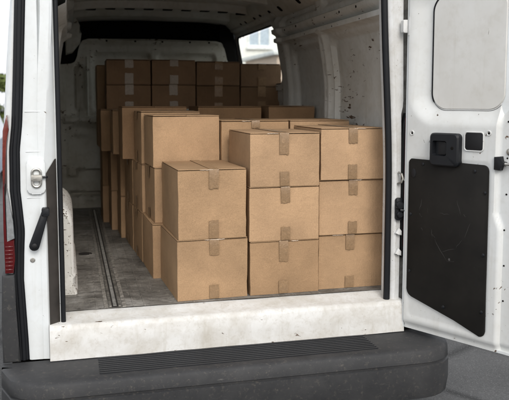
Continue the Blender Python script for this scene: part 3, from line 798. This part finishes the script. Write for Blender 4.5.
# latch at the free edge and rods
bm = bmesh.new()
add_prism(bm, [(0.494, 0.775), (0.494, 0.715), (0.524, 0.712), (0.530, 0.735), (0.545, 0.737), (0.545, 0.752), (0.530, 0.755), (0.524, 0.778)], 'y', 0.028, -0.012, 0.004)
la = from_bm('edge_latch', bm, M['plastic'], door)
bm = bmesh.new(); add_tube(bm, [(0.54, 0.0, 0.744), (0.60, 0.008, 0.742), (0.70, 0.012, 0.74)], 0.007, 8)
from_bm('latch_rod', bm, M['steel'], la)
bm = bmesh.new(); add_disc(bm, (0.557, 0.022, 0.800), (0, -1, 0), 0.017, 0.008, 18)
from_bm('edge_plug', bm, M['steel'], door)
rs = random.Random(11)
for i in range(9):
    bm = bmesh.new(); z = 1.45 - i * 0.17; add_disc(bm, (0.545 + rs.uniform(-.006, .006), 0.0215, z), (0, -1, 0), 0.0045, 0.002)
    from_bm('edge_rivet', bm, M['hole'], door)
# hinge near the top
bm = bmesh.new()
add_tube(bm, [(1.700, 3.43, 1.37), (1.700, 3.43, 1.465)], 0.012, 10)
add_prism(bm, rrect(1.665, 1.705, 1.385, 1.45, 0.006), 'y', 3.47, 3.44, 0.003)
from_bm('door_hinge', bm, M['pillar'], pr)

# ------------------------------------------------------------------ cartons
def bulgy_box(bm, w, d, h, seed, amp=0.0024):
    """carton body with slightly bowed panels; the corner edges stay crisp"""
    nx, ny, nz = 8, 8, 8
    idx = {}
    def V(i, j, k):
        if (i, j, k) in idx: return idx[(i, j, k)]
        x, y, z = i / nx, j / ny, k / nz
        def b(a, c): return math.sin(math.pi * a) * math.sin(math.pi * c)
        px, py, pz = x * w, y * d, z * h
        if i in (0, nx): px += (1 if i else -1) * amp * b(y, z) * (0.7 + 0.6 * mn.noise((seed, i, 1)))
        if j in (0, ny): py += (1 if j else -1) * amp * b(x, z) * (0.7 + 0.6 * mn.noise((seed, j, 2)))
        q = Vector((px * 7 + seed * 3.1, py * 7, pz * 7)); s = 0.0011
        px += s * mn.noise(q); py += s * mn.noise(q + Vector((9, 0, 0)))
        q2 = Vector((px * 13 + seed * 1.7, py * 13, pz * 13)); px += 0.0016 * mn.noise(q2); py += 0.0016 * mn.noise(q2 + Vector((0, 5, 0)))
        if i in (0, nx) and j in (0, ny):                      # crushed vertical corners
            cr = max(0.0, mn.noise((seed * 2.3, k * 0.55, i + 2.0 * j)) - 0.2) * 0.006
            px += cr if i == 0 else -cr; py += cr if j == 0 else -cr
        v = bm.verts.new((px, py, pz)); idx[(i, j, k)] = v; return v
    for a in range(nx):
        for c in range(nz):
            bm.faces.new((V(a, 0, c), V(a + 1, 0, c), V(a + 1, 0, c + 1), V(a, 0, c + 1)))
            bm.faces.new((V(a, ny, c), V(a, ny, c + 1), V(a + 1, ny, c + 1), V(a + 1, ny, c)))
    for a in range(ny):
        for c in range(nz):
            bm.faces.new((V(0, a, c), V(0, a, c + 1), V(0, a + 1, c + 1), V(0, a + 1, c)))
            bm.faces.new((V(nx, a, c), V(nx, a + 1, c), V(nx, a + 1, c + 1), V(nx, a, c + 1)))
    for a in range(nx):
        for c in range(ny):
            bm.faces.new((V(a, c, 0), V(a, c + 1, 0), V(a + 1, c + 1, 0), V(a + 1, c, 0)))
            bm.faces.new((V(a, c, nz), V(a + 1, c, nz), V(a + 1, c + 1, nz), V(a, c + 1, nz)))
    es = [e for e in bm.edges if len(e.link_faces) == 2 and e.calc_face_angle(0) > 1.0]
    bmesh.ops.bevel(bm, geom=es, offset=0.0035, segments=2, affect='EDGES', profile=0.5)
def tape_strip(name, t0, path, mat, parent, tw, seed, side):
    """path: list of (run, z) along the strip; t0 = centre across; side swaps x and y; a closed thin ribbon"""
    rs = random.Random(seed); bm = bmesh.new()
    skew = rs.uniform(-0.05, 0.05); t0 -= skew * path[0][1] * 0.5
    k = 7; th = 0.0007; m = len(path); rows = []
    for i, (a, z) in enumerate(path):
        p0, p1 = path[max(i - 1, 0)], path[min(i + 1, m - 1)]
        dx, dz = p1[0] - p0[0], p1[1] - p0[1]; L = math.hypot(dx, dz); nx, nz = -dz / L * th, dx / L * th
        top, bot = [], []
        for c in range(k):
            t = t0 - tw / 2 + tw * c / (k - 1) + skew * (a * 0.12 + z * 0.5)
            j = rs.uniform(-0.003, 0.003) if (i == 0 or (i == m - 1 and m > 5)) else 0
            for lst, e in ((top, 1), (bot, -1)):
                q = (a + nx * e, t, z + j + nz * e)
                lst.append(bm.verts.new(q if side else (q[1], q[0], q[2])))
        rows.append((top, bot))
    for (ta, ba), (tb, bb) in zip(rows, rows[1:]):
        for c in range(k - 1):
            bm.faces.new((ta[c], ta[c + 1], tb[c + 1], tb[c])); bm.faces.new((ba[c], bb[c], bb[c + 1], ba[c + 1]))
        bm.faces.new((ta[0], tb[0], bb[0], ba[0])); bm.faces.new((ta[-1], ba[-1], bb[-1], tb[-1]))
    for ta, ba in (rows[0], rows[-1]):
        for c in range(k - 1): bm.faces.new((ta[c], ba[c], ba[c + 1], ta[c + 1]))
    return from_bm(name, bm, mat, parent, 30)
BOXN = [0]
def carton(label, x, y, z, w, d, h, rot=0.0, tape='front', drop=0.10, rise=0.085, mat='card', tmat='tape', tw=0.051, group=None, bottom=True, toff=0.0):
    BOXN[0] += 1; sd = BOXN[0]; rs = random.Random(sd * 17)
    root = empty('cardboard_box', (x, y, z), R(rot)); tag(root, label, 'box', group)
    bm = bmesh.new(); bulgy_box(bm, w, d, h - 0.0075, sd)
    side = tape == 'side'
    # two closing flaps on top, with a narrow gap between them and a shadow gap under their edges
    gap = 0.0015; z0, z1 = h - 0.0052, h - 0.0005
    lip = 0.0015
    def flap(a0, a1, tilt):
        old = set(bm.verts)
        if side: add_box(bm, lip, w - lip, a0, a1, z0, z1, 0.0012, 1)
        else: add_box(bm, a0, a1, lip - 0.003, d - lip, z0, z1, 0.0012, 1)
        for v in bm.verts:
            if v not in old:                                   # each flap springs up a little and its edge is ragged
                t = (v.co.y if side else v.co.x); r = (v.co.x if side else v.co.y)
                v.co.z += tilt * (1 - r / (w if side else d)) + 0.0004 * mn.noise((t * 40, r * 40, sd))
    L = d if side else w
    flap(0.001, L / 2 - gap, rs.uniform(0, 0.0022)); flap(L / 2 + gap, L - 0.001, rs.uniform(0, 0.0022))
    body = from_bm('carton', bm, M[mat], root, 40)
    if tape in ('front', 'side'):
        run = w if side else d; c = L / 2 + rs.uniform(-0.009, 0.009) + toff
        o = 0.0062
        dr = drop * rs.uniform(0.78, 1.2)
        zt = h + 0.0024
        path = [(-o, h - dr), (-o - 0.0012, h - dr * 0.5), (-o, h - 0.008), (-o + 0.002, h - 0.001), (0.006, zt), (0.03, zt), (run * 0.3, zt), (run * 0.7, zt), (run + 0.001, zt), (run + o, h - 0.012), (run + o, h - 0.07)]
        tape_strip('packing_tape', c, path, M[tmat], root, tw, sd, side)
        if not side and sd <= 10:                              # paper fibres torn up along the front fold
            for q in range(rs.randint(1, 3)):
                x0 = min(max(rs.uniform(0.04, w - 0.12), c - 0.13 if q == 0 else 0), w - 0.1); L_ = rs.uniform(0.03, 0.075)
                bm = bmesh.new()
                add_tube(bm, [(x0 + L_ * t, -0.0045 - rs.uniform(0, .0008), h - 0.0035 + rs.uniform(-.0012, .0012)) for t in lin(0, 1, 9)], [0.0003] + [rs.uniform(0.0007, 0.0020) for _ in range(7)] + [0.0003], 5)
                from_bm('torn_edge', bm, M['fibre'], root)
        if bottom:
            path = [(-o, rise * rs.uniform(0.8, 1.15)), (-o - 0.0012, rise * 0.5), (-o, 0.012), (-o + 0.001, 0.002)]
            tape_strip('packing_tape', c + rs.uniform(-0.003, 0.003), path, M[tmat], root, tw, sd + 500, side)
    return root

FG = 'cartons of the front row'
carton('large taped carton on the van floor at the left end of the front row', 0.515, 3.630, 0.001, 0.376, 0.505, 0.319, 2.8, group=FG, drop=0.095)
carton('tall taped carton stacked second at the left end of the front row, top flaps visible', 0.522, 3.630, 0.322, 0.360, 0.54, 0.364, 1.6, group=FG, drop=0.088, rise=0.098)
carton('bottom carton of the middle three-high stack in the front row', 0.906, 3.648, 0.001, 0.384, 0.46, 0.290, 0.6, group=FG)
carton('middle carton of the middle three-high stack in the front row', 0.902, 3.646, 0.293, 0.386, 0.46, 0.290, 0.3, group=FG, drop=0.075)
carton('top carton of the middle three-high stack in the front row, beside the tall carton', 0.904, 3.640, 0.585, 0.384, 0.50, 0.284, 0.5, group=FG, rise=0.08)
carton('bottom carton of the right three-high stack, on the van floor by the right pillar', 1.300, 3.676, 0.001, 0.374, 0.46, 0.303, 0.2, group=FG, drop=0.08)
carton('middle carton of the right three-high stack by the right pillar', 1.296, 3.664, 0.306, 0.380, 0.46, 0.302, 0.0, group=FG, drop=0.083)
carton('top carton of the right three-high stack, against the chipped wall panel', 1.300, 3.652, 0.610, 0.368, 0.50, 0.280, -0.3, group=FG, drop=0.075)
# second row
carton('plain untaped carton on top of the aisle row, just behind the tall front carton', 0.463, 4.215, 0.648, 0.398, 0.36, 0.302, 2.5, tape='none', group='cartons along the aisle')
carton('carton just behind the top of the middle front stack, only its taped upper edge showing', 0.868, 4.20, 0.625, 0.415, 0.46, 0.293, 0.0, group='cartons of the second row', drop=0.05)
carton('carton just behind the top of the right front stack, only a thin upper strip showing', 1.300, 4.22, 0.625, 0.385, 0.46, 0.292, 0.0, group='cartons of the second row', tape='none')
# aisle row, bottom and middle layers
nth = ['first', 'second', 'third', 'fourth', 'fifth', 'sixth']
yb = [4.145, 4.60, 5.00, 5.46, 5.82, 6.20]
xb = [0.446, 0.427, 0.402, 0.352, 0.303, 0.250]
xm = [0.466, 0.432, 0.404, 0.353, 0.303, 0.252]
dp_ = [0.445, 0.39, 0.445, 0.345, 0.365, 0.42]
rb_ = [2.0, 3.2, 2.6, 0.8, 0.5, 0.3]; rm_ = [2.4, 3.6, 2.4, 0.6, 0.8, 0.2]
for i in range(6):
    carton('bottom carton of the %s column from the front stack along the bare aisle' % nth[i], xb[i], yb[i], 0.001, 0.39, dp_[i], 0.320, rb_[i], tape='side' if i in (1, 2) else 'none', drop=0.07, rise=0.075, tw=0.045, group='cartons along the aisle')
    carton('middle layer carton of the %s column from the front stack along the bare aisle' % nth[i], xm[i], yb[i] + (0.042 if i == 0 else -0.005), 0.323, 0.39, dp_[i] - (0.05 if i == 0 else 0), 0.312 if i else 0.324, rm_[i], tape='side' if i in (0, 1, 2) else 'none', drop=0.07, rise=0.075, tw=0.045, group='cartons along the aisle')
# aisle row, top layer
carton('top layer carton peeping out just behind the plain untaped carton face', 0.432, 4.60, 0.637, 0.378, 0.38, 0.331, 2.0, tape='side', drop=0.06, rise=0.07, tw=0.045, group='cartons along the aisle')
carton('wide shaded top layer carton of the aisle row, third from the front', 0.342, 5.00, 0.637, 0.442, 0.40, 0.358, 0.0, tape='none', group='cartons along the aisle', mat='card_shaded')
carton('narrow top layer carton of the aisle row, fourth from the front', 0.304, 5.46, 0.637, 0.42, 0.345, 0.329, 0.5, tape='side', drop=0.07, rise=0.07, tw=0.04, group='cartons along the aisle')
carton('furthest top layer carton of the aisle row, right under the dark back stack', 0.232, 5.83, 0.637, 0.45, 0.50, 0.328, -0.3, tape='none', group='cartons along the aisle')
# row behind the second row
carton('shaded low carton in front of the back stack, below its third column', 0.868, 5.00, 0.70, 0.456, 0.42, 0.295, 0.0, tape='none', mat='card_shaded', group='shaded cartons before the back stack')
carton('shaded low carton in front of the back stack, beside the right wall', 1.380, 5.00, 0.70, 0.345, 0.42, 0.297, 0.0, tape='none', mat='card_shaded', group='shaded cartons before the back stack')
# back stack: four columns, two layers
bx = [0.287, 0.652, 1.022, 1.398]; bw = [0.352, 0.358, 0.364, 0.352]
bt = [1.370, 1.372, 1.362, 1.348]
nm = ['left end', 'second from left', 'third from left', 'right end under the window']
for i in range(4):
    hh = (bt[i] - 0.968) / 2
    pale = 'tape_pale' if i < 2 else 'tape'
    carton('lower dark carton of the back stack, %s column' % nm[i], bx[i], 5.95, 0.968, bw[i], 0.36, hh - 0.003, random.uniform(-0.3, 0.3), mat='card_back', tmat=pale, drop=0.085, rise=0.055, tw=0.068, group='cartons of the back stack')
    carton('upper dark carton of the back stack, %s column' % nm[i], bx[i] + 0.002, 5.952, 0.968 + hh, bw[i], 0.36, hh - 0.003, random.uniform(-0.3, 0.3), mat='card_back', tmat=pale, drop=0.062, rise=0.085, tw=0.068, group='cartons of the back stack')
carton('tall narrow carton behind the left end of the back stack, only its edge showing', 0.228, 6.36, 0.637 + 0.002, 0.40, 0.36, 0.70, 0.0, tape='side', drop=0.3, rise=0.3, tw=0.03, group='cartons of the back stack')

# ------------------------------------------------------------------ street
gm = grid_mesh('asphalt_ground', lin(-150, 150, 31), lin(-150, 150, 31), lambda x, y: (x, y, GZ), M['asphalt'])
struct(gm)
def tree(label, loc, h, cr, base, seed, mat, n=2600, leaf=0.13, group='trees beyond the van'):
    rs = random.Random(seed); t = empty('broadleaf_tree', loc); tag(t, label, 'tree', group)
    bm = bmesh.new()
    add_tube(bm, [(0, 0, 0), (0.05, 0.02, h * .2), (-0.03, 0.05, h * .45), (0.06, 0, h * .8)], [h * .022, h * .018, h * .013, h * .004], 8)
    cl = []
    for i in range(15):
        a = rs.uniform(0, 2 * math.pi); zz = rs.uniform(base, h * 0.95); k = 1 - abs((zz - (base + h) / 2) / ((h - base) * .62)) ** 2
        rr = cr * max(.2, k) * rs.uniform(.35, 1)
        p = (math.cos(a) * rr, math.sin(a) * rr, zz); cl.append((p, cr * rs.uniform(.25, .45)))
        z0 = max(h * .18, zz - rr * .8)
        add_tube(bm, [(0, 0, z0), (p[0] * .5, p[1] * .5, (z0 + zz) / 2 + .1), p], [h * .009, h * .006, h * .002], 6)
    from_bm('trunk', bm, M['bark'], t)
    bm = bmesh.new()
    for i in range(n):
        c, r = rs.choice(cl); d = Vector((rs.gauss(0, 1), rs.gauss(0, 1), rs.gauss(0, 1))).normalized() * r * rs.random() ** .45
        p = Vector(c) + Vector((d.x, d.y, d.z * .75))
        u = Vector((rs.gauss(0, 1), rs.gauss(0, 1), rs.gauss(0, 1))).normalized(); w = u.cross(Vector((rs.gauss(0, 1), rs.gauss(0, 1), rs.gauss(0, 1)))).normalized()
        s = leaf * rs.uniform(.6, 1.3)
        bm.faces.new([bm.verts.new(p + u * s), bm.verts.new(p + w * s * .55), bm.verts.new(p - u * s), bm.verts.new(p - w * s * .55)])
    from_bm('crown', bm, mat, t, None)
    return t
tree('small yellow green tree just beyond the left tail lamp', (-2.75, 22.0, GZ), 2.95, 1.15, 0.9, 5, M['leafa'])
tree('taller thin tree with sparse dark twigs behind the small yellow green tree', (-4.05, 27.0, GZ), 4.6, 1.2, 2.6, 8, M['leafb'], 900, 0.12)

# pale buildings beyond the side window
def building(name, label, x0, x1, y0, y1, h, mat, wins, group=None):
    b = empty(name, ((x0 + x1) / 2, y0, GZ)); tag(b, label, 'building', group)
    ox = (x0 + x1) / 2
    bm = bmesh.new(); add_box(bm, x0 - ox, x1 - ox, 0, y1 - y0, 0, h); from_bm('wall', bm, mat, b)
    bm = bmesh.new(); add_box(bm, x0 - ox - .15, x1 - ox + .15, -.15, y1 - y0 + .15, h + 0.003, h + .14, .03); from_bm('roof', bm, M['frame'], b)
    for (a, c, z0, z1) in wins:
        bm = bmesh.new()
        for q in ((a, a + .08, z0, z1), (c - .08, c, z0, z1), (a + .08, c - .08, z1 - .08, z1), (a + .08, c - .08, z0, z0 + .08), ((a + c) / 2 - .03, (a + c) / 2 + .03, z0 + .08, z1 - .08)):
            add_box(bm, q[0] - ox, q[1] - ox, -.05, -.002, q[2], q[3])
        f = from_bm('window', bm, M['frame'], b)
        bm = bmesh.new(); add_box(bm, a + .08 - ox, c - .08 - ox, -.02, -.003, z0 + .08, z1 - .08); from_bm('pane', bm, M['pane'], f)
        bm = bmesh.new(); add_box(bm, a - .05 - ox, c + .05 - ox, -.12, -.002, z0 - .08, z0 - .002); from_bm('sill', bm, M['frame'], f)
    return b
building('apartment_building', 'pale rendered building with tall windows seen through the side window of the van', 3.0, 16.0, 26.0, 34.0, 9.0, M['render'],
         [(x, x + 0.9, z, z + 1.5) for z in (0.9, 3.6, 6.3) for x in (4.2, 6.35, 7.75, 10.2, 12.2, 14.0)])
building('garage', 'low beige garage in front of the pale rendered building', 6.05, 11.0, 21.0, 25.0, 3.0, M['beige'], [(9.4, 10.6, 0.9, 1.9)])

# car parked far behind on the left
car = empty('parked_car', (-2.15, 15.5, GZ)); tag(car, 'pale blue parked car half hidden beyond the left tail lamp', 'car')
prof = [(-2.05, .30), (-2.08, .62), (-1.95, .88), (-1.55, 1.36), (-1.2, 1.46), (0.1, 1.46), (0.75, 1.02), (1.75, .86), (2.02, .66), (2.05, .30)]
secs = []
for x, k in ((-.84, .93), (-.80, .99), (-.55, 1.0), (.55, 1.0), (.80, .99), (.84, .93)):
    sec = []
    for (yy, z) in prof:
        zz = .30 + (z - .30) * k; xx = x * (1 - .16 * max(0, (z - .9) / .55)); sec.append((xx, yy * k, zz))
    secs.append(sec)
cb = loft('body', secs, M['carblue'], car, closed=True, caps=True)
bm = bmesh.new()
for s in (-1, 1):
    pts = [(-1.45, .92), (-1.2, 1.30), (-.98, 1.38), (.05, 1.38), (.58, 1.0), (.5, .95)]
    v = [bm.verts.new((s * (.855 - .16 * .84 * max(0, (z - .9) / .55)), y, z)) for y, z in pts]; bm.faces.new(v)
bm.faces.new([bm.verts.new(p) for p in ((-.62, -1.96, .90), (.62, -1.96, .90), (.56, -1.60, 1.335), (-.56, -1.60, 1.335))])
from_bm('windows', bm, M['pane'], car)
for s in (-1, 1):
    bm = bmesh.new(); add_prism(bm, rrect(min(s * .52, s * .78), max(s * .52, s * .78), .62, .84, .04), 'y', -2.10, -1.98, .01); from_bm('tail_lamp', bm, M['red'], car)
bm = bmesh.new(); add_box(bm, -.82, .82, -2.13, -1.95, .28, .52, .05); from_bm('bumper', bm, M['bumper'], car)
for y in (-1.3, 1.3):
    for s in (-1, 1): wheel((s * .74, y, .31), car, .31, .2, s)

# ------------------------------------------------------------------ camera, light, render
cam = bpy.data.cameras.new('camera'); co = bpy.data.objects.new('camera', cam); COL.objects.link(co)
yaw, pit = R(14.3), R(5.55)
fwd = Vector((math.sin(yaw) * math.cos(pit), math.cos(yaw) * math.cos(pit), -math.sin(pit)))
rt = Vector((math.cos(yaw), -math.sin(yaw), 0)); up = rt.cross(fwd)
m = Matrix((rt, up, -fwd)).transposed().to_4x4(); m.translation = Vector((0, 0, 1.04))
co.matrix_world = m
cam.sensor_width = 36; cam.sensor_fit = 'HORIZONTAL'; cam.lens = 720 / 509 * 36
cam.shift_y = -(200 - 170) / 509.0
cam.clip_end = 600; cam.clip_start = 0.05
cam.dof.use_dof = True; cam.dof.focus_distance = 3.75; cam.dof.aperture_fstop = 3.5
S.camera = co

w = bpy.data.worlds.new('World'); S.world = w; w.use_nodes = True
nt = w.node_tree; bg = nt.nodes['Background']
sky = nt.nodes.new('ShaderNodeTexSky'); sky.sky_type = 'NISHITA'; sky.sun_disc = False
EL, AZ = 38, 177           # sun stands behind the camera, a little to the left
sky.sun_elevation = R(EL); sky.sun_rotation = R(AZ); sky.dust_density = 6.0; sky.ozone_density = 1.0; sky.air_density = 1.0
tc = nt.nodes.new('ShaderNodeTexCoord'); cl = nt.nodes.new('ShaderNodeTexNoise')
cl.inputs['Scale'].default_value = 2.2; cl.inputs['Detail'].default_value = 7; cl.inputs['Roughness'].default_value = 0.6
nt.links.new(tc.outputs['Generated'], cl.inputs['Vector'])
cover = ramp(nt, cl.outputs['Fac'], [(0.32, g(0.45)), (0.6, g(0.95))])
nt.links.new(mix(nt, cover, sky.outputs[0], (8.2, 8.4, 8.7, 1)), bg.inputs[0]); bg.inputs[1].default_value = 0.13
sun = bpy.data.lights.new('sun', 'SUN'); sun.energy = 1.1; sun.angle = R(24); sun.color = (1.0, 0.975, 0.94)
so = bpy.data.objects.new('sun', sun); COL.objects.link(so)
sd = Vector((math.sin(R(AZ)) * math.cos(R(EL)), math.cos(R(AZ)) * math.cos(R(EL)), math.sin(R(EL))))
so.rotation_euler = sd.to_track_quat('Z', 'Y').to_euler()

S.render.engine = 'CYCLES'
S.view_settings.view_transform = 'Standard'; S.view_settings.look = 'None'
S.view_settings.gamma = 1.0; S.view_settings.use_curve_mapping = False
S.view_settings.exposure = 0.6
S.cycles.max_bounces = 8; S.cycles.diffuse_bounces = 5
